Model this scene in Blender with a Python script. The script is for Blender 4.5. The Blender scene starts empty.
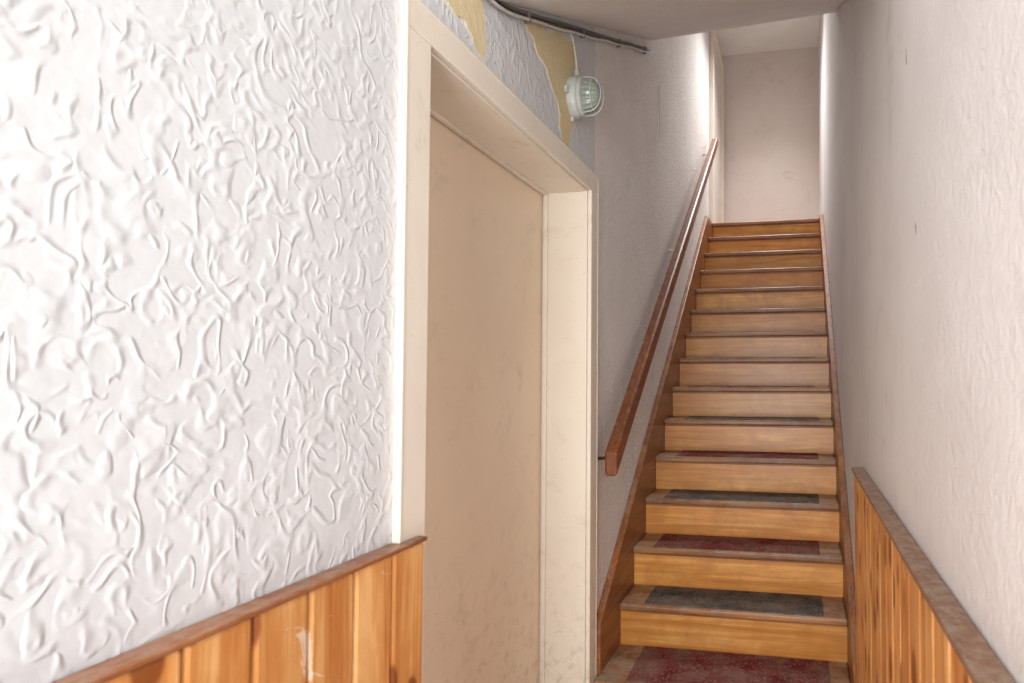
import bpy, bmesh, math, random
from mathutils import Vector
random.seed(7)
S = bpy.context.scene
try:
    S.view_settings.view_transform = 'Standard'
except Exception: pass

def lin(c):
    return tuple(((v/255)/12.92 if v/255<=0.04045 else ((v/255+0.055)/1.055)**2.4) for v in c)+(1,)

# ---------------- node helpers ----------------
class NT:
    def __init__(s,name):
        s.m=bpy.data.materials.new(name); s.m.use_nodes=True
        s.t=s.m.node_tree; s.n=s.t.nodes; s.l=s.t.links
        s.b=s.n['Principled BSDF']; s.co=None
    def node(s,typ,**k):
        n=s.n.new(typ)
        for a,v in k.items(): setattr(n,a,v)
        return n
    def put(s,inp,v):
        if isinstance(v,bpy.types.NodeSocket): s.l.new(v,inp)
        else: inp.default_value=v
    def coord(s,scale=(1,1,1),loc=None):
        if s.co is None: s.co=s.node('ShaderNodeTexCoord').outputs['Object']
        m=s.node('ShaderNodeMapping'); s.l.new(s.co,m.inputs[0]); m.inputs['Scale'].default_value=scale
        if loc is not None: s.put(m.inputs['Location'],loc)
        return m.outputs[0]
    def noise(s,scale,detail=3,rough=.5,dist=0,vec=None):
        n=s.node('ShaderNodeTexNoise'); s.put(n.inputs['Vector'],vec if vec is not None else s.coord())
        n.inputs['Scale'].default_value=scale;n.inputs['Detail'].default_value=detail
        n.inputs['Roughness'].default_value=rough;n.inputs['Distortion'].default_value=dist
        return n.outputs['Fac']
    def math(s,op,a,b=0.0,c=None,clamp=False):
        n=s.node('ShaderNodeMath',operation=op,use_clamp=clamp); s.put(n.inputs[0],a); s.put(n.inputs[1],b)
        if c is not None: s.put(n.inputs[2],c)
        return n.outputs[0]
    def rng(s,v,a,b,c=0.,d=1.):
        n=s.node('ShaderNodeMapRange',interpolation_type='SMOOTHSTEP'); s.put(n.inputs[0],v)
        for i,x in enumerate((a,b,c,d)): n.inputs[i+1].default_value=x
        return n.outputs[0]
    def mix(s,f,a,b,mode='MIX'):
        n=s.node('ShaderNodeMix',data_type='RGBA',blend_type=mode)
        s.put(n.inputs[0],f); s.put(n.inputs[6],a); s.put(n.inputs[7],b); return n.outputs[2]
    def attr(s,name):
        n=s.node('ShaderNodeAttribute',attribute_name=name); return n.outputs['Fac']
    def bump(s,h,dist,strength=1.0,nrm=None):
        n=s.node('ShaderNodeBump'); s.put(n.inputs['Height'],h); n.inputs['Distance'].default_value=dist
        n.inputs['Strength'].default_value=strength
        if nrm is not None: s.l.new(nrm,n.inputs['Normal'])
        s.l.new(n.outputs[0],s.b.inputs['Normal']); return n.outputs[0]
    def out(s,col,rough=.6,spec=.5):
        s.put(s.b.inputs['Base Color'],col); s.put(s.b.inputs['Roughness'],rough)
        s.b.inputs['Specular IOR Level'].default_value=spec
        return s.m

def mat_squiggle(name,c1,c2,sc,depth,fine=.3):
    t=NT(name)
    def ridges(scale,off,w):
        v=t.coord((1,1,.72),off)
        n=t.noise(scale,1.0,.42,.9,v)
        r=t.math('ABSOLUTE',t.math('SUBTRACT',n,.5))
        r=t.rng(r,0.0,w,1,0)
        m=t.rng(t.noise(scale*1.5,1,.5,0,t.coord(loc=(off[0]+5,3,1))),.40,.62)
        return t.math('MULTIPLY',r,m)
    h=t.math('MAXIMUM',ridges(sc,(0,0,0),.10),ridges(sc*1.25,(7,2,9),.09))
    h=t.math('ADD',h,t.math('MULTIPLY',t.noise(sc*1.3,2,.5),1.3))
    h=t.math('ADD',h,t.math('MULTIPLY',t.noise(sc*6,2,.6),fine*.35))
    col=t.mix(t.rng(t.noise(1.6,4,.6),.35,.7),lin(c1),lin(c2))
    col=t.mix(t.math('MULTIPLY',t.rng(t.noise(4.5,6,.65,.6),.58,.78),.4),col,lin((194,184,170)))
    t.bump(h,depth)
    return t.out(col,.6,.2)

def mat_plaster(name,c1,c2,dirt=(170,158,146),bump=.002,sc=45,dirtamt=.4,streak=False):
    t=NT(name)
    col=t.mix(t.rng(t.noise(2.1,5,.6),.35,.68),lin(c1),lin(c2))
    col=t.mix(t.math('MULTIPLY',t.rng(t.noise(5,7,.7,.8),.56,.76),dirtamt),col,lin(dirt))
    sp=t.rng(t.noise(60,2,.6),.74,.80)
    col=t.mix(t.math('MULTIPLY',sp,.5*dirtamt),col,lin((120,108,98)))
    if streak:
        v=t.coord((14,14,1.2))
        col=t.mix(t.math('MULTIPLY',t.rng(t.noise(1,4,.6,0,v),.58,.8),.3),col,lin(dirt))
    h=t.math('ADD',t.noise(sc,4,.6,.8),t.math('MULTIPLY',t.noise(sc*.15,3,.5),.8))
    t.bump(h,bump)
    return t.out(col,.65,.3)

def mat_paint(name,c1,c2,rough=.42,grime=.5,low=None):
    t=NT(name)
    col=t.mix(t.rng(t.noise(1.4,4,.6),.35,.7),lin(c1),lin(c2))
    col=t.mix(t.math('MULTIPLY',t.rng(t.noise(7,8,.75,.5),.54,.72),grime),col,lin((200,178,150)))
    sp=t.rng(t.noise(70,3,.6),.69,.74)
    col=t.mix(t.math('MULTIPLY',sp,grime*.9),col,lin((150,130,108)))
    if low:
        z=t.node('ShaderNodeSeparateXYZ'); t.l.new(t.co,z.inputs[0])
        f=t.math('MULTIPLY',t.rng(z.outputs[2],low[1],low[0]),t.rng(t.noise(22,6,.7,.4),.48,.68))
        col=t.mix(t.math('MULTIPLY',f,.4),col,lin((170,146,118)))
    t.bump(t.noise(26,3,.6),.0010)
    return t.out(col,rough,.45)

def mat_wood(name,dark,mid,light,grain='Z',across=26,along=1.6,rough=.32,knots=False,dust=0.0,dustcol=(150,138,122),var=.5,dscale=14,blotch=.3):
    t=NT(name)
    rn=t.attr('rnd')
    cx=t.node('ShaderNodeCombineXYZ')
    for i in range(3): t.put(cx.inputs[i],t.math('MULTIPLY',rn,37.0+i*11))
    sc={'X':(along,across,across),'Y':(across,along,across),'Z':(across,across,along)}[grain]
    v=t.coord(sc,cx.outputs[0])
    g=t.noise(1.0,5,.6,1.2,v)
    f=t.noise(6.0,3,.6,0,v)
    g2=t.math('ADD',t.math('MULTIPLY',g,.75),t.math('MULTIPLY',f,.25))
    r=t.node('ShaderNodeValToRGB'); t.l.new(g2,r.inputs[0])
    e=r.color_ramp.elements; e[0].position=.34; e[0].color=lin(dark); e[1].position=.64; e[1].color=lin(light)
    m=e.new(.5); m.color=lin(mid)
    col=r.outputs[0]
    sh=t.math('ADD',t.math('MULTIPLY',rn,var),1-var*.5)
    hs=t.node('ShaderNodeHueSaturation'); t.put(hs.inputs['Value'],sh); t.l.new(col,hs.inputs['Color']); col=hs.outputs[0]
    big=t.rng(t.noise(6,5,.65,.4),.4,.66)
    col=t.mix(t.math('MULTIPLY',big,blotch),col,lin(dark))
    if knots:
        ks={'Z':(13,13,7),'X':(7,13,13),'Y':(13,7,13)}[grain]
        vo=t.node('ShaderNodeTexVoronoi'); t.l.new(t.coord(ks,cx.outputs[0]),vo.inputs['Vector']); vo.inputs['Scale'].default_value=1.0
        k=t.rng(vo.outputs['Distance'],.20,.30,1,0)
        halo=t.rng(vo.outputs['Distance'],.20,.50,1,0)
        col=t.mix(t.math('MULTIPLY',halo,.5),col,lin(dark))
        col=t.mix(t.math('MULTIPLY',k,.85),col,lin((124,62,26)))
        sc2=t.rng(t.noise(8,6,.75,1.0,t.coord((3,1,1))),.62,.69)
        col=t.mix(t.math('MULTIPLY',sc2,.6),col,lin((232,218,198)))
    if dust>0:
        d=t.rng(t.noise(dscale,7,.75,.3),.40,.62)
        ge=t.node('ShaderNodeNewGeometry'); z=t.node('ShaderNodeSeparateXYZ'); t.l.new(ge.outputs['Normal'],z.inputs[0])
        up=t.rng(z.outputs[2],.2,.8,.25,1)
        col=t.mix(t.math('MULTIPLY',t.math('MULTIPLY',d,up),dust),col,lin(dustcol))
        sp=t.rng(t.noise(55,3,.7),.66,.72)
        col=t.mix(t.math('MULTIPLY',sp,dust*.6),col,lin(tuple(v*.6 for v in dark)))
    t.bump(g2,.0008)
    return t.out(col,rough,.5)

def mat_plain(name,c,rough=.5,metal=0,trans=0,n=0.15,sc=30):
    t=NT(name)
    col=t.mix(t.math('MULTIPLY',t.rng(t.noise(sc,5,.7),.45,.75),n*3),lin(c),lin(tuple(v*.55 for v in c)))
    t.bump(t.noise(sc*3,2),.0004)
    t.b.inputs['Metallic'].default_value=metal; t.b.inputs['Transmission Weight'].default_value=trans
    return t.out(col,rough,.5)

def mat_mat(name,c,c2):
    t=NT(name)
    col=t.mix(t.rng(t.noise(25,6,.7),.35,.7),lin(c),lin(c2))
    sp=t.rng(t.noise(110,3,.7),.54,.66)
    col=t.mix(t.math('MULTIPLY',sp,.6),col,lin((172,154,136)))
    col=t.mix(t.math('MULTIPLY',t.rng(t.noise(7,6,.75),.36,.66),.6),col,lin((142,118,104)))
    t.bump(t.noise(300,2),.002)
    return t.out(col,.95,.1)

M_wallL=mat_squiggle('wallpaper_squiggle',(218,218,219),(211,211,212),16.5,.0017)
M_wallS=mat_squiggle('wallpaper_stairwell',(240,235,230),(232,225,219),27,.0030)
M_wallR=mat_plaster('plaster_right',(226,222,220),(218,213,211),(182,172,165),.0030,55,.5,True)
M_back=mat_plaster('plaster_back',(228,216,208),(222,209,201),(182,164,150),.0015,30,.45)
M_ceil=mat_plaster('plaster_ceiling',(246,244,241),(240,237,233),(212,205,198),.001,20,.25)
M_patch=mat_plaster('bare_plaster',(230,212,172),(218,198,156),(190,162,122),.003,40,.6)
M_paper=mat_plaster('torn_paper',(234,230,220),(224,216,200),(200,184,160),.001,60,.3)
M_floor=mat_plaster('floor_tile',(206,201,194),(190,185,178),(120,112,104),.001,30,.5)
M_cream=mat_paint('cream_gloss_paint',(238,227,211),(232,219,202),.38,.4,(.1,.9))
M_door=mat_paint('door_paint',(243,222,196),(237,214,187),.45,.42,(.1,1.1))
M_white=mat_paint('white_paint',(232,224,216),(224,216,208),.45,.3)
M_pine=mat_wood('pine_panelling',(186,112,56),(216,152,88),(236,182,120),'Z',24,1.2,.36,True,.0,var=.3)
M_cap=mat_wood('panel_cap',(122,84,62),(144,104,78),(164,124,96),'Y',30,2,.5,False,.5,(172,154,138),dscale=40)
M_capL=mat_wood('panel_cap_varnished',(110,62,34),(140,84,48),(168,108,66),'Y',30,2,.4,False,.35,(190,170,150),dscale=40)
M_riser=mat_wood('varnished_riser',(182,112,46),(212,146,70),(232,176,102),'X',24,1.0,.34,False,.55,(158,114,74),var=.2,dscale=9,blotch=.5)
M_tread=mat_wood('varnished_tread',(110,64,32),(150,94,50),(188,130,74),'X',24,1.2,.4,False,1.0,(152,134,114),var=.25)
M_string=mat_wood('varnished_stringer',(110,62,30),(142,84,42),(170,108,58),'Y',24,2,.38,False,.5,(150,130,112))
M_rail=mat_wood('handrail_wood',(92,46,20),(122,64,30),(148,86,44),'Y',40,2,.42,False,.1)
M_red=mat_mat('red_mat',(122,44,48),(94,34,38))
M_grey=mat_mat('grey_mat',(90,88,82),(60,60,57))
M_metal=mat_plain('dark_metal',(62,56,52),.45,.8)
M_lampg=mat_plain('grey_bakelite',(184,186,182),.4)
M_glass=mat_plain('ribbed_glass',(164,172,160),.18,0,.2,.12)
M_cable=mat_plain('cable_grey',(120,112,104),.6)
M_cablew=mat_plain('cable_white',(214,208,198),.5)
M_chip=mat_plain('dark_chip',(130,120,114),.8)

# ---------------- mesh helpers ----------------
def obj_from(name,verts,faces,mat,rnd=None,bevel=0,seg=2,parent=None,smooth=False):
    me=bpy.data.meshes.new(name); me.from_pydata(verts,[],faces); me.update()
    bm=bmesh.new(); bm.from_mesh(me); bmesh.ops.recalc_face_normals(bm,faces=bm.faces); bm.to_mesh(me); bm.free()
    a=me.attributes.new('rnd','FLOAT','FACE')
    for i in range(len(me.polygons)): a.data[i].value = rnd[i] if rnd else .5
    me.materials.append(mat)
    o=bpy.data.objects.new(name,me); S.collection.objects.link(o)
    if bevel:
        b=o.modifiers.new('bevel','BEVEL'); b.width=bevel; b.segments=seg; b.limit_method='ANGLE'; b.angle_limit=math.radians(40)
    if smooth:
        for p in me.polygons: p.use_smooth=True
    if parent: o.parent=parent
    return o
BF=[(0,1,3,2),(4,6,7,5),(0,4,5,1),(2,3,7,6),(0,2,6,4),(1,5,7,3)]
def boxes(name,bl,mat,bevel=0,parent=None,seg=2):
    V=[];F=[];R=[]
    for b in bl:
        k=len(V)
        for x in b[0]:
            for y in b[1]:
                for z in b[2]: V.append((x,y,z))
        r=random.random()
        for f in BF: F.append(tuple(k+i for i in f)); R.append(r)
    return obj_from(name,V,F,mat,R,bevel,seg,parent)
def prism(name,poly,x0,x1,mat,bevel=0,parent=None):
    n=len(poly)
    V=[(x0,y,z) for y,z in poly]+[(x1,y,z) for y,z in poly]
    F=[tuple(range(n)),tuple(range(2*n-1,n-1,-1))]+[(i,(i+1)%n,n+(i+1)%n,n+i) for i in range(n)]
    return obj_from(name,V,F,mat,None,bevel,2,parent)
def empty(name,loc=(0,0,0)):
    e=bpy.data.objects.new(name,None); e.empty_display_size=.1; S.collection.objects.link(e); return e
def tube(name,pts,r,mat,parent=None,kind='POLY'):
    cu=bpy.data.curves.new(name,'CURVE'); cu.dimensions='3D'; cu.bevel_depth=r; cu.bevel_resolution=3; cu.use_fill_caps=True
    sp=cu.splines.new(kind); sp.points.add(len(pts)-1)
    for i,p in enumerate(pts): sp.points[i].co=(*p,1)
    if kind=='NURBS': sp.use_endpoint_u=True; sp.order_u=4; cu.resolution_u=6
    cu.materials.append(mat)
    o=bpy.data.objects.new(name,cu); S.collection.objects.link(o)
    dg=bpy.context.evaluated_depsgraph_get(); me=bpy.data.meshes.new_from_object(o.evaluated_get(dg))
    bpy.data.objects.remove(o); me.name=name
    for p in me.polygons: p.use_smooth=True
    o=bpy.data.objects.new(name,me); S.collection.objects.link(o)
    if parent: o.parent=parent
    return o
def lathe_x(name,prof,c,mat,parent=None,zs=1.0,n=40,rib=0.0,ribn=14):
    V=[];F=[]
    for dx,r in prof:
        for i in range(n):
            a=2*math.pi*i/n; rr=r*(1+rib*math.cos(ribn*a)); V.append((c[0]+dx,c[1]+rr*math.cos(a),c[2]+rr*zs*math.sin(a)))
    for j in range(len(prof)-1):
        for i in range(n):
            F.append((j*n+i,j*n+(i+1)%n,(j+1)*n+(i+1)%n,(j+1)*n+i))
    F.append(tuple(range(n))); F.append(tuple(range((len(prof)-1)*n,len(prof)*n)))
    o=obj_from(name,V,F,mat,None,0,2,parent,True)
    e=o.modifiers.new('e','EDGE_SPLIT'); e.split_angle=math.radians(50)
    return o

# ---------------- dimensions ----------------
E=1.32
XL,XR=-.78,.22
YB=-1.6; YE=6.2; ZC=4.70
DY0,DY1,DZ=1.14,2.148,2.024
CO=2.222      # outer edge of right casing
YO=.48
NY=lambda i: 2.252+.2156*i
NZ=lambda i: .18+.179*i
ZL=NZ(14)

# ---------------- room shell ----------------
boxes('floor',[((-1.1,.45),(YB,YE+.2),(-.1,0)),((.45,2.6),(YB-.4,YO),(-.1,0))],M_floor)
boxes('wall_left',[((-1.03,XL),(YB,DY0),(0,2.9)),((-1.03,XL),(DY0,DY1),(DZ,2.9)),((-1.03,XL),(DY1,CO+.002),(2.0,2.9))],M_wallL)
boxes('wall_left_stairwell',[((-1.03,XL),(DY1,CO+.002),(0,2.0)),((-1.03,XL),(CO+.002,YE),(0,2.9)),((-1.03,XL),(YB,YE),(2.9,ZC))],M_wallS)
# right wall starts after an unseen side opening, added to let fill light in
boxes('wall_right',[((XR,.45),(YO,YE),(0,ZC)),((XR,.45),(YB,YO),(2.25,ZC))],M_wallR)
boxes('wall_back',[((-1.03,.45),(YE,YE+.15),(0,ZC))],M_back)
boxes('wall_behind_door',[((-1.10,-1.035),(DY0-.1,DY1+.1),(0,DZ+.1))],M_back)
def cz(y): return 2.29 if y<1.4 else 2.29+.47*(y-1.4)
prL=[(YB,2.29),(1.4,2.29),(3.10,cz(3.10)+.04),(3.10,ZC),(YB,ZC)]
prR=[(YB,2.29),(1.4,2.29),(3.40,3.36),(3.40,ZC),(YB,ZC)]
n=5
V=[(XL,y,z) for y,z in prL]+[(XR,y,z) for y,z in prR]
F=[tuple(range(n)),tuple(range(2*n-1,n-1,-1))]+[(i,(i+1)%n,n+(i+1)%n,n+i) for i in range(n)]
obj_from('ceiling',V,F,M_ceil,None,.012,3)
boxes('ceiling_landing',[((-1.03,.45),(YB,YE+.15),(ZC,ZC+.1))],M_ceil)

# ---------------- door ----------------
door=empty('door_1')
boxes('door_slab',[((-1.0,-.957),(DY0+.012,DY1-.006),(.01,DZ-.006))],M_door,.003,door)
tube('door_handle_lever',[(-.957,1.21,1.02),(-.915,1.21,1.02),(-.91,1.225,1.02),(-.91,1.33,1.015)],.009,M_metal,door)
boxes('door_handle_plate',[((-.957,-.951),(1.19,1.23),(.92,1.12))],M_metal,.003,door)
trim=empty('trim_1')
ct=.016
boxes('casing',[((XL,XL+ct),(1.062,DY0),(0,DZ)),((XL,XL+ct),(1.062,CO),(DZ,2.094)),((XL,XL+ct),(DY1,CO),(0,DZ))],M_cream,.003,trim)
boxes('casing_outer_bead',[((XL,XL+.0175),(1.056,1.064),(0,2.092)),((XL,XL+.0175),(1.056,CO+.004),(2.088,2.096)),((XL,XL+.0175),(CO-.004,CO+.004),(0,2.088))],M_cream,.002,trim)
boxes('jamb_lining',[((-1.03,XL),(DY1-.006,DY1),(0,DZ-.006)),((-1.03,XL),(DY0,DY0+.008),(0,DZ-.006)),((-1.03,XL),(DY0,DY1),(DZ-.006,DZ))],M_cream,.001,trim)
boxes('door_stop',[((-.951,-.935),(DY1-.016,DY1-.006),(0,DZ-.016)),((-.951,-.935),(DY0+.008,DY0+.02),(0,DZ-.016)),((-.951,-.935),(DY0+.008,DY1-.006),(DZ-.016,DZ-.006))],M_cream,.002,trim)

# ---------------- landing door (upstairs, left) ----------------
d2=empty('door_2')
boxes('landing_door_slab',[((XL+.001,XL+.012),(5.42,6.08),(ZL+.01,ZL+1.80))],M_white,.002,d2)
boxes('landing_door_casing',[((XL+.001,XL+.035),(5.33,5.42),(ZL,ZL+1.88)),((XL+.001,XL+.035),(6.08,6.17),(ZL,ZL+1.88)),((XL+.001,XL+.035),(5.42,6.08),(ZL+1.80,ZL+1.88))],M_cream,.004,d2)

# ---------------- wainscot panelling ----------------
ZW=.997
wl=empty('wainscot_left')
def planks(y0,y1,x0,x1,ztop,step,parent,face):
    bl=[];g=[];y=y1
    while y>y0+.01:
        bl.append(((x0,x1),(max(y-step+.0016,y0),y-.0016),(0,ztop-.009)))
        if y-step>y0:
            gx=(x0+.001,x1-.006) if face>0 else (x0+.006,x1-.001)
            g.append((gx,(y-step-.004,y-step+.004),(0,ztop-.012)))
        y-=step
    boxes('planks',bl,M_pine,.006,parent,2); boxes('tongues',g,M_string,0,parent)
planks(YB+.01,1.107,-.760,-.742,ZW,.0965,wl,1)
boxes('batten',[((XL+.001,-.7602),(YB+.01,1.05),(.0,ZW-.01))],M_string,0,wl)
boxes('cap',[((XL+.001,-.738),(YB+.01,1.052),(ZW-.009,ZW)),((-.7605,-.738),(1.052,1.110),(ZW-.009,ZW))],M_capL,.003,wl)
wr=empty('wainscot_right')
planks(YO+.01,2.135,.187,XR-.001,ZW+.008,.094,wr,-1)
boxes('cap',[((.179,XR-.001),(YO+.01,2.139),(ZW-.003,ZW+.010))],M_cap,.004,wr)

# ---------------- staircase ----------------
st=empty('staircase')
TX0,TX1=-.75,.188
tr=[];ri=[];cove=[]
for i in range(15):
    y0=NY(i); z=NZ(i)
    x0=TX0; yy=y0
    yr=y0+.028
    if i==0: yy=2.175; x0=-.760; yr=2.205
    y1=(NY(i+1)+.04) if i<14 else YE
    tr.append(((x0,TX1),(yy,y1),(z-.028,z)))
    zb=NZ(i-1) if i else 0
    ri.append(((x0 if i==0 else TX0,TX1),(yr,yr+.014),(zb,z-.028)))
    cove.append(((x0 if i==0 else TX0,TX1),(yr-.008,yr),(z-.038,z-.028)))
boxes('treads',tr,M_tread,.008,st,3)
boxes('risers',ri,M_riser,.001,st)
boxes('nosing_coves',cove,M_tread,.003,st)
boxes('landing_fill',[((XL,TX0),(5.29,YE),(ZL-.03,ZL)),((TX1,XR),(5.29,YE),(ZL-.03,ZL))],M_tread,0,st)
def stringer(nm,x0,x1,ys,up,ye=5.285):
    zt=lambda y:.18+.83*(y-2.252)+up
    ztop=ZL+.002
    ycut=(ztop-.18-up)/.83+2.252
    poly=[(ys,0),(ys,zt(ys)),(ycut,ztop),(ye,ztop),(ye,ZL-.45),(3.0,0)]
    prism(nm,poly,x0,x1,M_string,.004,st)
stringer('stringer_left',XL+.001,TX0,2.232,.20)
stringer('stringer_right',TX1,XR-.001,2.142,.10)
for i in range(0,14):
    f=(2.175 if i==0 else NY(i))+.022
    m=boxes('stair_mat' if i==0 else 'stair_mat.%03d'%i,[((-.650+random.uniform(-.014,.012),.105+random.uniform(-.015,.012)),(f,NY(i+1)+.016),(NZ(i),NZ(i)+.005))],M_red if i%2==0 else M_grey,.002)

# ---------------- handrail ----------------
hr=empty('handrail')
yb,zb,yt,zt=2.20,.985,5.12,3.345
sl=(zt-zb)/(yt-yb)
prism('rail',[(yb,zb-.05),(yb-.004,zb+.045),(yt,zt+.045),(yt+.03,zt+.01),(yt,zt-.045)],-.728,-.676,M_rail,.012,hr)
for k,y in enumerate((2.245,3.6,4.95)):
    z=zb+sl*(y-yb)-.05
    mm=M_metal if k==0 else M_cablew
    tube('bracket_%d'%k,[(XL,y,z+.03),(-.755,y,z+.025),(-.725,y,z+.03),(-.712,y,z+.05)],.006,mm,hr,'NURBS')
    lathe_x('rosette_%d'%k,[(0,.012),(.004,.012),(.006,.008)],(XL,y,z+.03),mm,hr,1,20)

# ---------------- bulkhead lamp ----------------
lp=empty('bulkhead_lamp')
c=(XL,1.98,2.30)
lathe_x('base',[(0,.056),(.024,.058),(.032,.054),(.036,.050)],c,M_lampg,lp,1.28)
lathe_x('collar',[(.034,.046),(.036,.054),(.048,.054),(.052,.046)],c,M_lampg,lp,1.28)
pr=[(.048,.043)]
for k in range(1,11):
    a=k/10*math.pi/2; pr.append((.048+.058*math.sin(a),max(.043*math.cos(a)**.6,.002)))
lathe_x('glass_dome',pr,c,M_glass,lp,1.28,112,.035,16)
for sgn in (-1,1):
    pts=[(c[0]+.048+.064*math.sin(math.pi*k/12)**.6,c[1]+sgn*.016,c[2]-.062*math.cos(math.pi*k/12)) for k in range(13)]
    tube('guard_wire_%d'%(sgn+2),pts,.0024,M_lampg,lp)
pts=[(c[0]+.082,c[1]+.043*math.cos(a*math.pi/12),c[2]+.055*math.sin(a*math.pi/12)) for a in range(25)]
tube('guard_ring',pts,.0024,M_lampg,lp)
tube('cable_gland',[(c[0]+.018,c[1],c[2]+.068),(c[0]+.018,c[1],c[2]+.095)],.010,M_lampg,lp)
boxes('fixing_lugs',[((XL,XL+.012),(c[1]-.012,c[1]+.012),(c[2]-.088,c[2]-.06)),((XL,XL+.012),(c[1]-.072,c[1]-.050),(c[2]-.012,c[2]+.012))],M_lampg,.003,lp)

# ---------------- cables ----------------
cb=empty('electrical_cable')
for k in range(3):
    pts=[]
    for j in range(16):
        y=1.2+(3.06-1.2)*j/15
        pts.append((XL+.008+.004*k,y,cz(y)-.010-.010*k+random.uniform(-.006,.006)*(1 if k else .4)))
    tube('ceiling_run_%d'%k,pts,.0045,(M_cable,M_metal,M_cablew)[k],cb,'NURBS')
tube('lamp_drop',[(XL+.018,c[1],c[2]+.09),(XL+.015,c[1]+.004,c[2]+.14),(XL+.008,c[1]-.004,c[2]+.18),(XL+.008,c[1]-.02,cz(1.96)-.03),(XL+.01,c[1]-.1,cz(1.88)-.02)],.0035,M_cablew,cb,'NURBS')
boxes('cable_clips',[((XL,XL+.02),(y,y+.010),(cz(y)-.038,cz(y)-.004)) for y in (1.6,2.05,2.5,2.95)],M_cable,.002,cb)
lc=empty('loose_cord')
tube('cord',[(XL+.006,3.30,2.98),(XL+.006,3.31,2.85),(XL+.01,3.29,2.72),(XL+.02,3.27,2.64),(XL+.03,3.23,2.63)],.003,M_cablew,lc,'NURBS')

# ---------------- peeled wallpaper patches (y,z on wall) ----------------
def rag(pts,jit,levels=4):
    P=list(pts)
    for _ in range(levels):
        Q=[]
        for i in range(len(P)):
            a=P[i]; b=P[(i+1)%len(P)]
            Q.append(a); Q.append(((a[0]+b[0])/2+random.uniform(-jit,jit),(a[1]+b[1])/2+random.uniform(-jit,jit)))
        P=Q; jit*=.55
    return P
def patch(name,P,mat,x=XL,t=.0015,grow=0.0,parent=None):
    n=len(P); Q=[]
    A=sum(P[i][0]*P[(i+1)%n][1]-P[(i+1)%n][0]*P[i][1] for i in range(n)); sg=1 if A>0 else -1
    for i in range(n):
        a=P[(i-3)%n]; b=P[(i+3)%n]; dx,dy=b[0]-a[0],b[1]-a[1]; L=math.hypot(dx,dy)+1e-9
        g=grow*random.uniform(.3,1.3)
        Q.append((P[i][0]+sg*dy/L*g,P[i][1]-sg*dx/L*g))
    return prism(name,Q,min(x,x+t),max(x,x+t),mat,0,parent)
p1=[(1.195,2.17),(1.205,2.275),(1.37,2.275),(1.385,2.22),(1.375,2.12),(1.33,2.13),(1.29,2.17),(1.25,2.16)]
p2=[(1.60,2.35),(1.72,2.41),(1.86,2.47),(2.00,2.51),(2.05,2.42),(2.01,2.34),(1.985,2.26),(1.98,2.18),(1.95,2.11),(1.895,2.105),(1.875,2.19),(1.82,2.25),(1.76,2.30),(1.69,2.31)]
for k,p in enumerate((p1,p2)):
    P=rag(p,.014)
    pe=empty('peeled_wallpaper' if k==0 else 'peeled_wallpaper.001')
    patch('torn_paper_edge',P,M_paper,t=.0008,grow=.008,parent=pe)
    patch('bare_plaster',P,M_patch,parent=pe)
patch('wall_chip',rag([(1.258,1.95),(1.262,1.96),(1.260,1.985),(1.256,1.97)],.002,2),M_chip,XR,-.0006)
patch('wall_chip.001',rag([(1.178,1.585),(1.182,1.60),(1.180,1.610),(1.176,1.60)],.001,2),M_chip,XR,-.0006)

# ---------------- lights ----------------
def area(name,loc,target,sx,sy,e,col=(1,1,1),spread=180):
    l=bpy.data.lights.new(name,'AREA'); l.shape='RECTANGLE'; l.size=sx; l.size_y=sy; l.energy=e; l.color=col; l.spread=math.radians(spread)
    o=bpy.data.objects.new(name,l); o.location=loc; S.collection.objects.link(o)
    o.rotation_euler=(Vector(target)-Vector(loc)).to_track_quat('-Z','Y').to_euler(); return o
area('daylight_entrance',(-.25,-1.5,1.25),(-.25,3,2.6),.95,1.8,76,(.97,.985,1))
area('added_side_fill',(1.7,-1.35,1.4),(-.95,1.5,1.5),1.4,1.5,34,(.97,.985,1))  # unseen fill lamp, added to brighten the near left wall and door
area('added_landing_light',(-.28,5.2,4.6),(-.28,4.5,0),.4,1.0,22,(.98,.985,1),95)  # unseen ceiling lamp, added to lift the back wall and steps
w=bpy.data.worlds.new('world'); S.world=w; w.use_nodes=True
w.node_tree.nodes['Background'].inputs[0].default_value=(.95,.975,1,1)
w.node_tree.nodes['Background'].inputs[1].default_value=.8

# ---------------- camera ----------------
cam=bpy.data.cameras.new('camera'); co=bpy.data.objects.new('camera',cam); S.collection.objects.link(co)
cam.sensor_width=36; cam.lens=600/1024*36; cam.clip_start=.02
cam.shift_x=-(690-512)/1024; cam.shift_y=(358-341.5)/1024
co.location=(0,0,E); co.rotation_euler=(math.radians(90+1.72),0,math.atan(108/600))
cam.dof.use_dof=True; cam.dof.focus_distance=2.6; cam.dof.aperture_fstop=5.6
S.camera=co
